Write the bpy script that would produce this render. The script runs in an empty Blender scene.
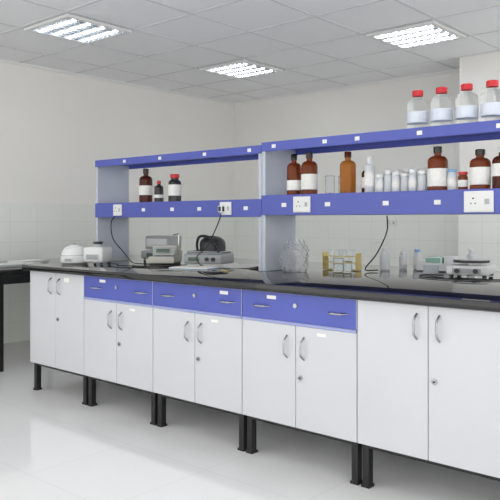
import bpy, bmesh, math, random
from mathutils import Vector, Matrix
from math import radians, sin, cos, pi
sc=bpy.context.scene
sc.view_settings.view_transform='Standard'

# ---------------- materials ----------------
def mat(name,col,rough=.5,metal=0,trans=0,ior=1.45,emit=None,es=0,spec=.5,coat=0,bump=0,bscale=200,var=0,vscale=5,alpha=1):
    m=bpy.data.materials.new(name); m.use_nodes=True
    nt=m.node_tree; b=nt.nodes['Principled BSDF']
    b.inputs['Base Color'].default_value=(*col,1)
    b.inputs['Roughness'].default_value=rough
    b.inputs['Metallic'].default_value=metal
    b.inputs['Transmission Weight'].default_value=trans
    b.inputs['IOR'].default_value=ior
    b.inputs['Specular IOR Level'].default_value=spec
    b.inputs['Coat Weight'].default_value=coat
    b.inputs['Alpha'].default_value=alpha
    if emit:
        b.inputs['Emission Color'].default_value=(*emit,1)
        b.inputs['Emission Strength'].default_value=es
    tc=nt.nodes.new('ShaderNodeTexCoord')
    if var>0:
        n=nt.nodes.new('ShaderNodeTexNoise'); n.inputs['Scale'].default_value=vscale; n.inputs['Detail'].default_value=4
        nt.links.new(tc.outputs['Object'],n.inputs['Vector'])
        r=nt.nodes.new('ShaderNodeValToRGB')
        r.color_ramp.elements[0].position=.35; r.color_ramp.elements[1].position=.65
        r.color_ramp.elements[0].color=(*[max(0,c*(1-var)) for c in col],1)
        r.color_ramp.elements[1].color=(*[min(1,c*(1+var)) for c in col],1)
        nt.links.new(n.outputs['Fac'],r.inputs['Fac']); nt.links.new(r.outputs['Color'],b.inputs['Base Color'])
    if bump>0:
        n=nt.nodes.new('ShaderNodeTexNoise'); n.inputs['Scale'].default_value=bscale
        nt.links.new(tc.outputs['Object'],n.inputs['Vector'])
        bp=nt.nodes.new('ShaderNodeBump'); bp.inputs['Strength'].default_value=bump; bp.inputs['Distance'].default_value=.002
        nt.links.new(n.outputs['Fac'],bp.inputs['Height']); nt.links.new(bp.outputs['Normal'],b.inputs['Normal'])
    return m
def tilemat(name,c1,c2,mortar,axes,w,h,ms,rough):
    m=bpy.data.materials.new(name); m.use_nodes=True
    nt=m.node_tree; b=nt.nodes['Principled BSDF']
    tc=nt.nodes.new('ShaderNodeTexCoord'); s=nt.nodes.new('ShaderNodeSeparateXYZ'); c=nt.nodes.new('ShaderNodeCombineXYZ')
    nt.links.new(tc.outputs['Object'],s.inputs[0])
    nt.links.new(s.outputs[axes[0]],c.inputs[0]); nt.links.new(s.outputs[axes[1]],c.inputs[1])
    br=nt.nodes.new('ShaderNodeTexBrick'); br.offset=0; br.squash=1
    br.inputs['Scale'].default_value=1; br.inputs['Brick Width'].default_value=w; br.inputs['Row Height'].default_value=h
    br.inputs['Mortar Size'].default_value=ms; br.inputs['Mortar Smooth'].default_value=.2
    br.inputs['Color1'].default_value=(*c1,1); br.inputs['Color2'].default_value=(*c2,1); br.inputs['Mortar'].default_value=(*mortar,1)
    nt.links.new(c.outputs[0],br.inputs['Vector']); nt.links.new(br.outputs['Color'],b.inputs['Base Color'])
    b.inputs['Roughness'].default_value=rough
    return m
M={}
M['wall']=mat('wall_paint',(.86,.85,.82),.75,bump=.15,bscale=120,var=.01,vscale=2)
M['tileL']=tilemat('wall_tile_left',(.84,.86,.82),(.85,.87,.83),(.74,.76,.72),(1,2),.3,.2,.0024,.15)
M['tileB']=tilemat('wall_tile_back',(.84,.86,.82),(.85,.87,.83),(.74,.76,.72),(0,2),.3,.2,.0024,.15)
M['floor']=tilemat('floor_tile',(.89,.89,.885),(.905,.905,.90),(.79,.79,.775),(0,1),.6,.6,.0022,.07)
M['ceil']=mat('ceiling_tile',(.885,.89,.905),.9,bump=.3,bscale=90,var=.02,vscale=60)
M['tbar']=mat('ceiling_tbar',(.67,.68,.70),.6)
M['white']=mat('laminate_white',(.61,.625,.65),.25,var=.01,vscale=3)
M['edge']=mat('laminate_panel',(.50,.545,.62),.4,var=.01,vscale=3)
M['blue']=mat('laminate_blue',(.085,.110,.44),.3,var=.02,vscale=3)
M['bluel']=mat('laminate_blue_trim',(.34,.38,.66),.4)
M['granite']=mat('black_granite',(.007,.007,.008),.04,spec=.6,coat=.2,var=.5,vscale=300)
M['black']=mat('black_paint',(.012,.012,.013),.4)
M['chrome']=mat('chrome',(.42,.42,.44),.25,metal=1)
M['steel']=mat('steel',(.6,.6,.6),.3,metal=1)
M['louvre']=mat('louvre_blade',(.30,.32,.35),.4)
M['plw']=mat('plastic_white',(.80,.81,.80),.35)
M['plg']=mat('plastic_grey',(.42,.44,.45),.45)
M['pld']=mat('plastic_dark',(.03,.033,.038),.4)
M['plbeige']=mat('plastic_beige',(.58,.57,.50),.45)
M['dark']=mat('gap_dark',(.02,.02,.02),.8)
M['amber']=mat('amber_glass',(.26,.055,.012),.05,trans=.55,ior=1.3)
M['amberd']=mat('amber_glass_dark',(.10,.022,.010),.06,trans=.35,ior=1.3)
M['honey']=mat('honey_glass',(.55,.21,.04),.06,trans=.6,ior=1.25)
M['blackb']=mat('bottle_black',(.02,.018,.02),.15)
M['glass']=mat('clear_glass',(.95,.97,.985),.03,trans=1,ior=1.18)
M['poly']=mat('frosted_poly',(.84,.87,.89),.35,trans=.35,ior=1.2)
M['film']=mat('clear_film',(.93,.94,.95),.08,trans=.92,ior=1.20)
M['red']=mat('cap_red',(.62,.02,.03),.35)
M['label']=mat('label_paper',(.84,.84,.80),.7,var=.04,vscale=90)
M['labelg']=mat('label_etched',(.70,.75,.82),.6)
M['labelb']=mat('label_blue',(.25,.42,.68),.7)
M['yellow']=mat('plastic_yellow',(.74,.58,.22),.4)
M['paper']=mat('paper',(.85,.84,.76),.8)
M['lcd']=mat('lcd_screen',(.10,.16,.12),.2)
M['green']=mat('plastic_green',(.25,.5,.38),.4)
M['lamp']=mat('lamp_tube',(1,1,1),.5,emit=(.93,.97,1),es=15)
M['lampr']=mat('lamp_reflector',(.75,.78,.82),.3,emit=(.85,.92,1),es=.3)

# ---------------- mesh builder ----------------
class MB:
    def __init__(s,name): s.name=name; s.bm=bmesh.new(); s.m=[]
    def mi(s,k):
        if k not in s.m: s.m.append(k)
        return s.m.index(k)
    def box(s,x0,x1,y0,y1,z0,z1,k,bev=0,seg=2,rot=None):
        r=bmesh.ops.create_cube(s.bm,size=1); v=r['verts']
        c=Vector(((x0+x1)/2,(y0+y1)/2,(z0+z1)/2))
        for q in v:
            p=Vector((q.co.x*(x1-x0),q.co.y*(y1-y0),q.co.z*(z1-z0)))
            if rot is not None: p=rot@p
            q.co=p+c
        i=s.mi(k)
        for f in {f for q in v for f in q.link_faces}: f.material_index=i
        if bev>0:
            bmesh.ops.bevel(s.bm,geom=list({e for q in v for e in q.link_edges}),offset=bev,segments=seg,profile=.5,affect='EDGES')
        return s
    def lathe(s,cx,cy,z0,prof,n=28,cap=True):
        rings=[]
        for (r,z,k) in prof:
            rings.append([s.bm.verts.new((cx+r*cos(2*pi*a/n),cy+r*sin(2*pi*a/n),z0+z)) for a in range(n)])
        for j in range(len(rings)-1):
            i=s.mi(prof[j][2])
            for a in range(n):
                f=s.bm.faces.new((rings[j][a],rings[j][(a+1)%n],rings[j+1][(a+1)%n],rings[j+1][a])); f.material_index=i
        if cap:
            f=s.bm.faces.new(list(reversed(rings[0]))); f.material_index=s.mi(prof[0][2])
            f=s.bm.faces.new(rings[-1]); f.material_index=s.mi(prof[-1][2])
        return s
    def tube(s,pts,r,k,n=8):
        pts=[Vector(p) for p in pts]; rings=[]; up=Vector((.123,.456,.88)).normalized()
        for j,p in enumerate(pts):
            t=(pts[min(j+1,len(pts)-1)]-pts[max(j-1,0)]).normalized()
            a=(up-t*up.dot(t)).normalized(); b=t.cross(a); up=a
            rings.append([s.bm.verts.new(p+a*r*cos(2*pi*q/n)+b*r*sin(2*pi*q/n)) for q in range(n)])
        i=s.mi(k)
        for j in range(len(rings)-1):
            for q in range(n):
                f=s.bm.faces.new((rings[j][q],rings[j][(q+1)%n],rings[j+1][(q+1)%n],rings[j+1][q])); f.material_index=i
        s.bm.faces.new(list(reversed(rings[0]))).material_index=i
        s.bm.faces.new(rings[-1]).material_index=i
        return s
    def done(s,loc=(0,0,0),rz=0,parent=None,smooth=True):
        bmesh.ops.recalc_face_normals(s.bm,faces=s.bm.faces)
        me=bpy.data.meshes.new(s.name); s.bm.to_mesh(me); s.bm.free()
        for k in s.m: me.materials.append(M[k])
        if smooth:
            for p in me.polygons: p.use_smooth=True
            me.set_sharp_from_angle(angle=radians(35))
        o=bpy.data.objects.new(s.name,me); sc.collection.objects.link(o)
        o.location=loc; o.rotation_euler=(0,0,rz)
        if parent: o.parent=parent
        return o
def empty(name):
    e=bpy.data.objects.new(name,None); sc.collection.objects.link(e); return e
def spline(pts,n=10):
    P=[Vector(p) for p in pts]; P=[P[0]*2-P[1]]+P+[P[-1]*2-P[-2]]; out=[]
    for i in range(1,len(P)-2):
        for j in range(n):
            t=j/n; a,b,c,d=P[i-1],P[i],P[i+1],P[i+2]
            out.append(.5*((2*b)+(c-a)*t+(2*a-5*b+4*c-d)*t*t+(3*b-a-3*c+d)*t**3))
    out.append(P[-2]); return out

# ---------------- room ----------------
XL,YB,HC=-6.34,6.90,2.80
XR,YF=3.2,-2.2
MB('floor').box(XL-.1,XR,YF,YB+.1,-.1,0,'floor').done()
MB('wall_left').box(XL-.12,XL,YF,YB+.12,0,HC+.1,'wall').done()
MB('wall_back').box(XL,XR,YB,YB+.12,0,HC+.1,'wall').done()
MB('wall_column').box(-2.93,-2.05,6.43,YB-.0,0,HC,'wall').done()
TH=1.39
MB('trim_1').box(XL,XL+.01,YF,YB,0,TH,'tileL').done()
b=MB('trim_2'); b.box(XL+.01,-2.94,YB-.01,YB,0,TH,'tileB'); b.box(-2.04,XR,YB-.01,YB,0,TH,'tileB'); b.done()
MB('trim_3').box(-2.94,-2.04,6.42,6.43,0,TH,'tileB').done()
# ceiling with suspended grid
P=.67; gx0,gy0=-5.18,3.03
b=MB('ceiling'); b.box(XL,XR,YF,YB,HC,HC+.1,'ceil')
i=-2
while gx0+i*P<XR:
    x=gx0+i*P
    if x>XL+.02: b.box(x-.010,x+.010,YF,YB,HC-.004,HC+.001,'tbar')
    i+=1
i=-8
while gy0+i*P<YB:
    y=gy0+i*P
    if y>YF: b.box(XL,XR,y-.010,y+.010,HC-.005,HC+.001,'tbar')
    i+=1
b.done()
b=MB('trim_4'); b.box(XL,XL+.02,YF,YB-.02,HC-.025,HC,'plw'); b.box(XL,XR,YB-.02,YB,HC-.025,HC,'plw'); b.done()
# ceiling light fixtures (louvre troffers)
for ix in range(4):
    for iy in range(-2,2):
        b=MB('ceiling_light'); h=P/2-.025
        z0,z1=-.020,0; q=.045
        b.box(-h,h,-h,-h+q,z0,z1,'plw'); b.box(-h,h,h-q,h,z0,z1,'plw')
        b.box(-h,-h+q,-h+q,h-q,z0,z1,'plw'); b.box(h-q,h,-h+q,h-q,z0,z1,'plw')
        b.box(-h+q,h-q,-h+q,h-q,-.006,-.001,'lampr')
        for k in range(4):
            y=(k-1.5)*.135
            b.tube([(-h+.06,y,-.0145),(h-.06,y,-.0145)],.011,'lamp',8)
        for k in range(3):
            y=(k-1)*.135
            b.box(-h+q,h-q,y-.014,y+.014,-.019,-.007,'louvre')
        for k in range(8):
            x=(k-3.5)*.066
            b.box(x-.003,x+.003,-h+q,h-q,-.030,-.0065,'louvre')
        b.done((gx0+P/2+ix*3*P, gy0+P/2+iy*3*P, HC-.0055))

# ---------------- lab bench ----------------
bench=empty('lab_bench')
CZ0,CZ1=.862,.90
mods=[(-4.475,-3.822,0),(-3.822,-3.136,1),(-3.136,-2.428,1),(-2.428,-1.723,1),(-1.723,-1.018,0),(-1.018,-.313,1)]
X0,X1=-4.475,-.313
YFc,YBc=2.70,4.26
b=MB('countertop'); b.box(X0-.045,X1+.03,2.66,4.30,CZ0,CZ1,'granite',bev=.004); b.done(parent=bench)
def handle(b,x,z0,z1,y,s,vert=True,k='chrome'):
    pts=[]
    for j in range(13):
        t=j/12; q=z0+(z1-z0)*t; o=.028*min(1,math.sin(pi*t)*1.6)
        pts.append((x,y-s*o,q) if vert else (q,y-s*o,x))
    b.tube(pts,.005,k,8)
for n,(a,c,dr) in enumerate(mods):
    for side in (0,1):
        s=1 if side==0 else -1
        yf=YFc if side==0 else YBc
        b=MB('cabinet_%d%s'%(n+1,'a' if side==0 else 'b'))
        y0,y1=(yf+.02,yf+.60) if side==0 else (yf-.60,yf-.02)
        b.box(a+.001,c-.001,y0,y1,.20,CZ0-.001,'white')
        ya,yb=sorted((yf+s*.0195,yf+s*.0175)); b.box(a+.003,c-.003,ya,yb,.203,CZ0-.004,'dark')
        d0,d1=sorted((yf,yf+s*.0175))
        m=(a+c)/2; g=.0025; top=CZ0-.006
        if dr:
            b.box(a+g,c-g,d0,d1,.716,top,'blue',bev=.0015,seg=1)
            b.box(a+g,c-g,*sorted((yf-s*.004,yf+s*.010)),.704,.7155,'bluel')
            for hx in (a+.135,c-.105):
                handle(b,.785,hx-.05,hx+.05,yf,s,False)
            b.tube([(m,yf+s*.002,.80),(m,yf-s*.006,.80)],.012,'chrome',12)
            top=.702
        b.box(a+g,m-g*.7,d0,d1,.203,top,'white',bev=.0015,seg=1)
        b.box(m+g*.7,c-g,d0,d1,.203,top,'white',bev=.0015,seg=1)
        hz=(.54,.65) if dr else (.71,.82)
        for hx in (m-.052,m+.052): handle(b,hx,hz[0],hz[1],yf,s)
        lz=.45 if dr else .54
        b.tube([(m+.03,yf+s*.002,lz),(m+.03,yf-s*.006,lz)],.013,'chrome',12)
        b.tube([(m+.03,yf-s*.006,lz),(m+.03,yf-s*.009,lz)],.005,'pld',8)
        if n==0: b.box(m+.10,m+.16,*sorted((yf,yf-s*.001)),.80,.83,'label')
        if dr:
            lx=(c-.13) if n==2 else a+.20
            b.box(lx-.03,lx+.03,*sorted((yf,yf-s*.001)),.822,.840,'label')
            b.box(m+.13,m+.18,*sorted((yf,yf-s*.001)),.665,.68,'label')
        b.done(parent=bench)
b=MB('service_spine'); b.box(X0+.002,X1-.002,3.302,3.658,.20,CZ0-.002,'white'); b.done(parent=bench)
b=MB('leg_frame')
for n,(a,c,dr) in enumerate(mods):
    for (y0,y1) in ((2.725,2.765),(3.24,3.28),(3.68,3.72),(4.20,4.24)):
        b.box(a+.012,a+.047,y0,y1,.0,.20,'black',bev=.003,seg=1); b.box(c-.047,c-.012,y0,y1,0,.20,'black',bev=.003,seg=1)
        b.box(a+.008,a+.051,y0-.004,y1+.004,0,.012,'black'); b.box(c-.051,c-.008,y0-.004,y1+.004,0,.012,'black')
    for (y0,y1) in ((2.73,3.28),(3.68,4.23)):
        b.box(a+.015,a+.044,y0,y1,.17,.199,'black'); b.box(c-.044,c-.015,y0,y1,.17,.199,'black')
    b.box(a+.015,c-.015,2.73,2.755,.18,.199,'black')
b.done(parent=bench)

# ---------------- reagent shelves ----------------
def shelf(xa,xb,t0,t1,l0,l1,labels,toplabels):
    e=empty('reagent_shelf')
    y0,y1=3.30,3.61
    for n,(p,q) in enumerate(((xa,xa+.027),(xb-.027,xb))):
        MB('side_panel_%d'%(n+1)).box(p,q,y0,y1,.901,t1+.002,'edge',bev=.002,seg=1).done(parent=e)
    b=MB('top_board'); b.box(xa+.027,xb-.027,y0+.001,y1,t1-.025,t1,'blue'); b.box(xa+.0,xb-.0,y0-.006,y0,t0,t1+.002,'blue',bev=.0015,seg=1)
    b.box(xa,xb,y1,y1+.006,t0,t1+.002,'blue',bev=.0015,seg=1); b.done(parent=e)
    b=MB('raceway_shelf'); b.box(xa+.027,xb-.027,y0+.001,y1,l0,l1,'blue'); b.box(xa,xb,y0-.006,y0,l0,l1+.001,'blue',bev=.0015,seg=1)
    b.box(xa,xb,y1,y1+.006,l0,l1+.001,'blue',bev=.0015,seg=1)
    for x in labels: b.box(x-.018,x+.018,y0-.0075,y0-.006,(l0+l1)/2-.012,(l0+l1)/2+.012,'label')
    for x in toplabels: b.box(x-.015,x+.015,y0-.0075,y0-.006,(t0+t1)/2-.010,(t0+t1)/2+.012,'label')
    b.done(parent=e)
shelf(-4.515,-2.803,1.635,1.685,1.24,1.350,(-3.93,-3.62,-3.35,-2.93),(-4.15,-3.75,-3.3,-2.9))
shelf(-2.800,-1.03,1.645,1.700,1.25,1.372,(-2.62,-2.30,-1.92,-1.62,-1.15),(-2.7,-2.32,-2.1,-1.72,-1.3))
def socket(x,z,y=3.2935,w=.10,h=.085,rz=0,plug=False):
    b=MB('power_socket')
    b.box(-w/2,w/2,-.010,0,-h/2,h/2,'plw',bev=.003)
    b.box(-w/2+.006,w/2-.006,-.0125,-.009,-h/2+.006,h/2-.006,'plw',bev=.001,seg=1)
    cx=-w*.17
    for (dx,dz,r) in ((0,.016,.0045),(-.011,-.009,.0035),(.011,-.009,.0035)):
        b.tube([(cx+dx,-.0120,dz),(cx+dx,-.0132,dz)],r,'dark',10)
    b.box(w*.22,w*.38,-.016,-.012,-.014,.014,'plg',bev=.001,seg=1)
    if plug:
        b.box(cx-.018,cx+.018,-.045,-.013,-.024,.018,'pld',bev=.006)
    return b.done((x,y,z),rz)
socket(-4.224,1.295); socket(-3.10,1.295,plug=True); socket(-2.481,1.312,w=.125,h=.095); socket(-1.40,1.31,w=.15,h=.105)
socket(-3.95,1.19,y=YB-.0105,w=.14,h=.09)
socket(-5.5,1.19,y=YB-.0105,w=.14,h=.09)

# ---------------- bottles ----------------
def bottle(x,y,z,r,h,glass,cap,name='reagent_bottle',neck=.36,lab=True,labk='label',l0=.18,l1=.55,capr=None):
    b=MB(name); nr=r*neck; cr=capr or nr*1.2; hs=h*.66; hn=h*.80; hc=h*.86
    g=glass
    prof=[(r*.9,0,g),(r,h*.02,g),(r,hs,g)]
    for j in range(1,7):
        t=j/6; prof.append((nr+(r-nr)*(cos(t*pi/2)**1.0),hs+(hn-hs)*sin(t*pi/2)*.92,g))
    prof+= [(nr,hc,g),(cr*.99,hc,cap),(cr,hc+.003,cap),(cr,h-.003,cap),(cr*.9,h,cap)]
    b.lathe(0,0,0,prof)
    if lab:
        rr=r+.0008
        b.lathe(0,0,0,[(rr,h*l0,labk),(rr,h*l1,labk)],cap=False)
    return b.done((x,y,z))
ZL,ZR,ZT=1.3515,1.3735,1.7025
bottle(-4.052,3.42,ZL,.050,.255,'amberd','blackb',l0=.22,l1=.5)
bottle(-3.915,3.43,ZL,.034,.16,'blackb','red',l0=.2,l1=.35)
bottle(-3.73,3.42,ZL,.047,.20,'blackb','red',neck=.6,l0=.22,l1=.62)
bottle(-2.875,3.42,ZL,.042,.25,'amberd','blackb')
bottle(-2.640,3.42,ZR,.045,.255,'amber','blackb',l0=.12,l1=.36)
bottle(-2.522,3.42,ZR,.050,.260,'amber','blackb',l0=.12,l1=.48)
bottle(-2.244,3.42,ZR,.047,.245,'honey','amberd',lab=False)
bottle(-2.150,3.47,ZR,.028,.17,'amberd','plw')
bottle(-2.085,3.40,ZR,.029,.205,'poly','plw',neck=.5,labk='label')
for i in range(6):
    bottle(-2.020+i*.0510,3.40+.006*(i%2),ZR,.022,.100+.010*((i*2)%3),'poly','plw',name='specimen_vial',neck=.8,lab=(i%2==0))
for i in range(5):
    bottle(-2.03+i*.062,3.50,ZR,.024,.135,'poly','plw',name='specimen_vial',neck=.7,lab=False)
bottle(-1.680,3.42,ZR,.053,.235,'amber','blackb',l0=.1,l1=.5)
bottle(-1.598,3.42,ZR,.025,.110,'poly','labelb',name='specimen_vial',neck=.8)
bottle(-1.540,3.42,ZR,.025,.095,'amber','red',name='specimen_vial',neck=.8)
bottle(-1.448,3.42,ZR,.052,.205,'amber','blackb',neck=.4,l0=.12,l1=.55)
bottle(-1.335,3.42,ZR,.048,.21,'amberd','plw',l0=.3,l1=.6)
def beaker(x,y,z,r=.028,h=.11):
    b=MB('glass_beaker'); b.lathe(0,0,0,[(r*.93,0,'glass'),(r,.004,'glass'),(r,h*.95,'glass'),(r*1.1,h,'glass'),(r*.93,h*.98,'glass'),(r*.91,.008,'glass'),(.004,.006,'glass')]); b.done((x,y,z))
beaker(-2.385,3.44,ZR); beaker(-2.330,3.50,ZR)
for x in (-1.796,-1.658,-1.519,-1.385):
    bottle(x,3.42,ZT,.056,.216,'glass','red',neck=.44,l0=.18,l1=.46,capr=.030,labk='labelg')

# ---------------- counter equipment ----------------
C=.9008
b=MB('mini_centrifuge')
b.lathe(0,0,0,[(.092,0,'plw'),(.100,.006,'plw'),(.100,.05,'plw'),(.094,.056,'plg'),(.094,.060,'plw')]+[(.094*cos(j*pi/2/8),.060+.075*sin(j*pi/2/8),'plw') for j in range(1,8)]+[(.012,.136,'plg'),(.010,.145,'plg')])
b.box(-.03,.03,-.104,-.09,.015,.04,'plg',bev=.003)
b.done((-4.395,3.02,C),radians(30))
b=MB('vortex_mixer')
b.box(-.08,.08,-.085,.085,.006,.12,'plw',bev=.018,seg=3)
b.box(-.05,.05,-.09,-.083,.03,.07,'plg',bev=.002)
b.lathe(0,0,.12,[(.03,0,'plg'),(.03,.02,'pld'),(.036,.025,'pld'),(.036,.04,'pld')])
for dx in(-.06,.06):
    for dy in(-.06,.06): b.lathe(dx,dy,0,[(.01,0,'pld'),(.01,.008,'pld')],n=10)
b.done((-4.24,3.12,C),radians(25))
b=MB('weighing_scale')
b.box(-.12,.12,-.13,.13,.008,.07,'plg',bev=.012,seg=3)
b.box(-.06,.06,-.137,-.12,.02,.055,'lcd',bev=.002)
b.lathe(0,.02,.07,[(.02,0,'steel'),(.02,.012,'steel'),(.085,.014,'steel'),(.088,.02,'steel')])
b.box(-.114,.114,-.075,.125,.08,.19,'plg',bev=.01)
b.box(-.10,.10,-.079,-.073,.10,.17,'plw',bev=.002)
for dx in(-.1,.1):
    for dy in(-.1,.1): b.lathe(dx,dy,0,[(.01,0,'pld'),(.01,.01,'pld')],n=10)
b.done((-4.30,3.80,C),radians(15))
b=MB('ph_meter')
b.box(-.10,.10,-.10,.10,.0,.05,'plbeige',bev=.008)
b.box(-.095,.095,-.02,.09,.05,.13,'plbeige',bev=.01)
b.box(-.085,.085,-.035,-.012,.055,.12,'plg',bev=.004,rot=Matrix.Rotation(radians(-18),3,'X'))
b.box(-.06,.05,-.043,-.02,.070,.105,'lcd',bev=.002,rot=Matrix.Rotation(radians(-18),3,'X'))
for j in range(4): b.box(-.07+j*.04,-.045+j*.04,-.085,-.065,.05,.055,'labelb',bev=.001)
b.tube([(.085,.06,.04),(.085,.06,.22)],.005,'steel'); b.tube([(.085,.06,.215),(.085,-.06,.21)],.004,'pld')
b.done((-3.90,3.48,C),radians(30))
b=MB('colorimeter')
b.box(-.15,.15,-.12,.12,.006,.075,'plg',bev=.012,seg=3)
b.box(-.14,.13,-.09,.11,.075,.095,'pld',bev=.008,seg=3)
b.lathe(.02,.02,.095,[(.095,0,'pld'),(.095,.05,'pld')]+[(.095*cos(j*pi/12),.05+.06*sin(j*pi/12),'pld') for j in range(1,6)]+[(.005,.111,'pld')])
b.box(-.11,-.02,-.124,-.115,.025,.055,'lcd',bev=.002)
b.tube(spline([(-.13,.08,.09),(-.12,.05,.15),(-.06,-.02,.20),(.04,-.06,.19),(.11,-.09,.13),(.12,-.10,.09)],8),.010,'pld',10)
b.tube([(.04,-.118,.04),(.04,-.135,.04)],.014,'pld',14); b.tube([(.09,-.118,.04),(.09,-.135,.04)],.014,'pld',14)
b.done((-3.56,3.60,C),radians(20))
b=MB('open_notebook')
for sx in (-1,1):
    b.box(min(0,sx*.14),max(0,sx*.14),-.10,.10,0,.008,'paper',bev=.002)
b.box(-.143,.143,-.103,.103,-.0,.002,'labelb')
b.done((-3.32,3.22,C),radians(20))
# loose papers, slightly curled
b=MB('loose_papers')
for (ox,oy,an,zz) in ((-.09,0,.2,.0005),(.02,.03,-.35,.003)):
    N=8; vs=[]
    for layer in (0,.0006):
        for i in range(N+1):
            for j in range(2):
                u=(i/N-.5)*.26; v=(j-.5)*.18
                zc=zz+layer+.06*max(0,abs(i/N-.5)-.25)
                vs.append(b.bm.verts.new((ox+u*cos(an)-v*sin(an),oy+u*sin(an)+v*cos(an),zc)))
    k=b.mi('label'); L=2*(N+1)
    for i in range(N):
        for o in (0,L):
            b.bm.faces.new((vs[o+2*i],vs[o+2*i+1],vs[o+2*i+3],vs[o+2*i+2])).material_index=k
b.done((-3.02,3.50,C))
b=MB('pen'); b.tube([(-.07,0,.005),(.07,0,.005)],.0045,'yellow'); b.tube([(.07,0,.005),(.082,0,.005)],.002,'pld'); b.done((-2.95,3.12,C),radians(-30))
# crumpled clear plastic bag
b=MB('plastic_bag')
prof=[]
for j in range(19):
    t=j/18; r=.070+.015*sin(pi*min(1,t*1.15))+(.0 if j%2 else -.004)
    prof.append((r*(1 if t<.85 else 1-.25*(t-.85)/.15),.185*t,'film'))
inner=[(r-.002,max(z,.003),k) for (r,z,k) in reversed(prof)]
b.lathe(0,0,0,prof+inner+[(.004,.003,'film')],n=36)
def nz(a,z): return .007*sin(3*a+z*40)+.005*sin(7*a-z*70+1)+.004*sin(11*a+z*110)
for v in b.bm.verts:
    a=math.atan2(v.co.y,v.co.x); r=math.hypot(v.co.x,v.co.y)
    if r>.03:
        r2=r+nz(a,v.co.z); v.co.x=r2*cos(a); v.co.y=r2*sin(a)
        if v.co.z>.12: v.co.z+=.014*sin(5*a)*(v.co.z-.12)/.05
b.done((-2.62,3.40,C))
b=MB('test_tube_rack')
for z in (.0,.045,.085): b.box(-.12,.12,-.04,.04,z,z+.004,'yellow',bev=.001,seg=1)
for sx in(-.12,.114): b.box(sx,sx+.006,-.04,.04,0,.11,'yellow',bev=.001,seg=1)
for i in range(6):
    for j in range(2):
        if (i*3+j)%4==0: continue
        b.lathe(-.095+i*.038,-.018+j*.036,.007,[(.004,0,'glass'),(.008,.006,'glass'),(.008,.12,'glass'),(.0095,.122,'glass')],n=12)
b.done((-2.50,3.74,C),radians(8))
beaker(-2.42,3.58,C,.032,.085); beaker(-2.34,3.56,C,.026,.07)
b=MB('wash_bottle')
b.lathe(0,0,0,[(.030,0,'poly'),(.033,.004,'poly'),(.033,.09,'poly'),(.028,.105,'poly'),(.014,.115,'poly'),(.014,.120,'plw'),(.016,.121,'plw'),(.016,.14,'plw'),(.006,.145,'plw')])
b.tube(spline([(0,0,.13),(0,0,.17),(-.02,-.01,.185),(-.06,-.03,.165)],6),.003,'plw')
b.done((-2.32,3.97,C))
b=MB('instrument_tray')
b.box(-.13,.13,-.09,.09,0,.006,'plw',bev=.002)
for (a0,a1,c0,c1) in ((-.13,.13,-.09,-.084),(-.13,.13,.084,.09),(-.13,-.124,-.084,.084),(.124,.13,-.084,.084)): b.box(a0,a1,c0,c1,.005,.05,'plw',bev=.001,seg=1)
b.box(-.09,.02,-.05,.05,.007,.085,'green',bev=.006); b.box(.03,.10,-.04,.04,.007,.09,'plw',bev=.006)
b.done((-2.00,4.12,C),radians(5))
for i,(x,y) in enumerate(((-2.27,4.12),(-2.20,4.18),(-1.81,4.14))):
    bottle(x,y,C,.026,.11+.015*i,'poly',('plw','labelb','plw')[i],name='specimen_vial',neck=.6,lab=True)
# stacked petri dishes
b=MB('petri_dish_stack')
for i in range(4):
    b.lathe(0,0,i*.014,[(.043,0,'poly'),(.045,.002,'poly'),(.045,.012,'poly'),(.043,.0135,'poly')])
b.done((-1.92,3.82,C))
b=MB('hot_plate')
b.box(-.115,.115,-.13,.13,.012,.065,'plw',bev=.012,seg=3)
b.box(-.08,.08,-.137,-.12,.022,.055,'plg',bev=.003)
b.tube([(.05,-.135,.038),(.05,-.155,.038)],.013,'pld',14); b.tube([(-.05,-.135,.038),(-.05,-.155,.038)],.013,'pld',14)
b.lathe(0,.0,.065,[(.03,0,'steel'),(.03,.010,'steel'),(.095,.012,'steel'),(.10,.014,'pld'),(.10,.026,'pld'),(.092,.028,'steel'),(.01,.0285,'steel')])
for dx in(-.09,.09):
    for dy in(-.1,.1): b.lathe(dx,dy,0,[(.012,0,'pld'),(.012,.014,'pld')],n=10)
b.done((-1.66,3.80,C),radians(12))
def cable(pts,r=.004,k='black'):
    sp=[Vector((p.x,p.y,max(p.z,C+.0048))) for p in spline(pts,10)]
    b=MB('power_cable'); b.tube(sp,r,k,8); b.done()
z=C+.005
cable([(-3.117,3.262,1.266),(-3.12,3.24,1.20),(-3.20,3.22,1.05),(-3.34,3.26,.97),(-3.42,3.38,z),(-3.44,3.42,z)])
cable([(-4.235,3.275,1.25),(-4.24,3.24,1.20),(-4.19,3.22,1.08),(-4.10,3.25,.98),(-4.04,3.28,z),(-3.90,3.22,z),(-3.75,3.28,z),(-3.70,3.36,z)])
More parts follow.
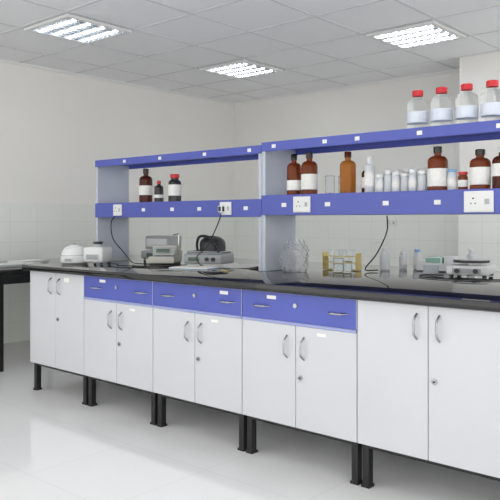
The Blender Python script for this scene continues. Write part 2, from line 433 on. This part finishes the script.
cable([(-4.10,3.10,z),(-3.95,3.08,z),(-3.85,3.00,z),(-3.70,3.06,z),(-3.55,3.10,z),(-3.53,3.30,z),(-3.60,3.42,z)])
cable([(-2.06,3.55,1.245),(-2.08,3.58,1.15),(-2.17,3.62,1.02),(-2.26,3.64,.93),(-2.29,3.72,z),(-2.27,3.80,z)])
cable([(-1.78,3.70,z),(-1.88,3.62,z),(-1.80,3.50,z),(-1.62,3.48,z),(-1.45,3.56,z),(-1.36,3.72,z)])

# ---------------- side table on left wall ----------------
t=empty('side_table')
MB('table_top').box(XL+.012,-5.15,1.6,5.2,.78,.82,'granite',bev=.004).done(parent=t)
b=MB('table_frame')
b.box(XL+.05,-5.18,1.63,1.67,.70,.779,'black'); b.box(XL+.05,-5.18,5.13,5.17,.70,.779,'black'); b.box(-5.22,-5.18,1.63,5.17,.70,.779,'black')
for y in (1.65,2.87,4.0,5.15):
    for x in (-5.20,XL+.08): b.box(x-.02,x+.02,y-.02,y+.02,0,.70,'black')
b.done(parent=t)
b=MB('keyboard'); b.box(-.08,.08,-.22,.22,0,.02,'plg',bev=.004)
for i in range(4):
    for j in range(13): b.box(-.068+i*.034,-.04+i*.034,-.205+j*.032,-.178+j*.032,.02,.027,'plw')
b.done((-5.45,3.15,.821))
b=MB('paper_stack')
for i in range(5): b.box(-.105+.003*i,.105+.003*i,-.15,.15,i*.006,i*.006+.0055,'paper' if i%2 else 'label')
b.done((-5.75,3.45,.821),radians(8))

# ---------------- light & camera ----------------
w=bpy.data.worlds.new('World'); sc.world=w; w.use_nodes=True
bg=w.node_tree.nodes['Background']; bg.inputs[0].default_value=(1,.985,.965,1); bg.inputs[1].default_value=2.0
cd=bpy.data.cameras.new('camera'); cam=bpy.data.objects.new('camera',cd); sc.collection.objects.link(cam)
cam.location=(0,0,1.22); cam.rotation_euler=(radians(90),0,radians(41.3))
cd.sensor_width=36; cd.lens=694/500*36; cd.shift_y=-.06
cd.clip_start=.05
sc.camera=cam
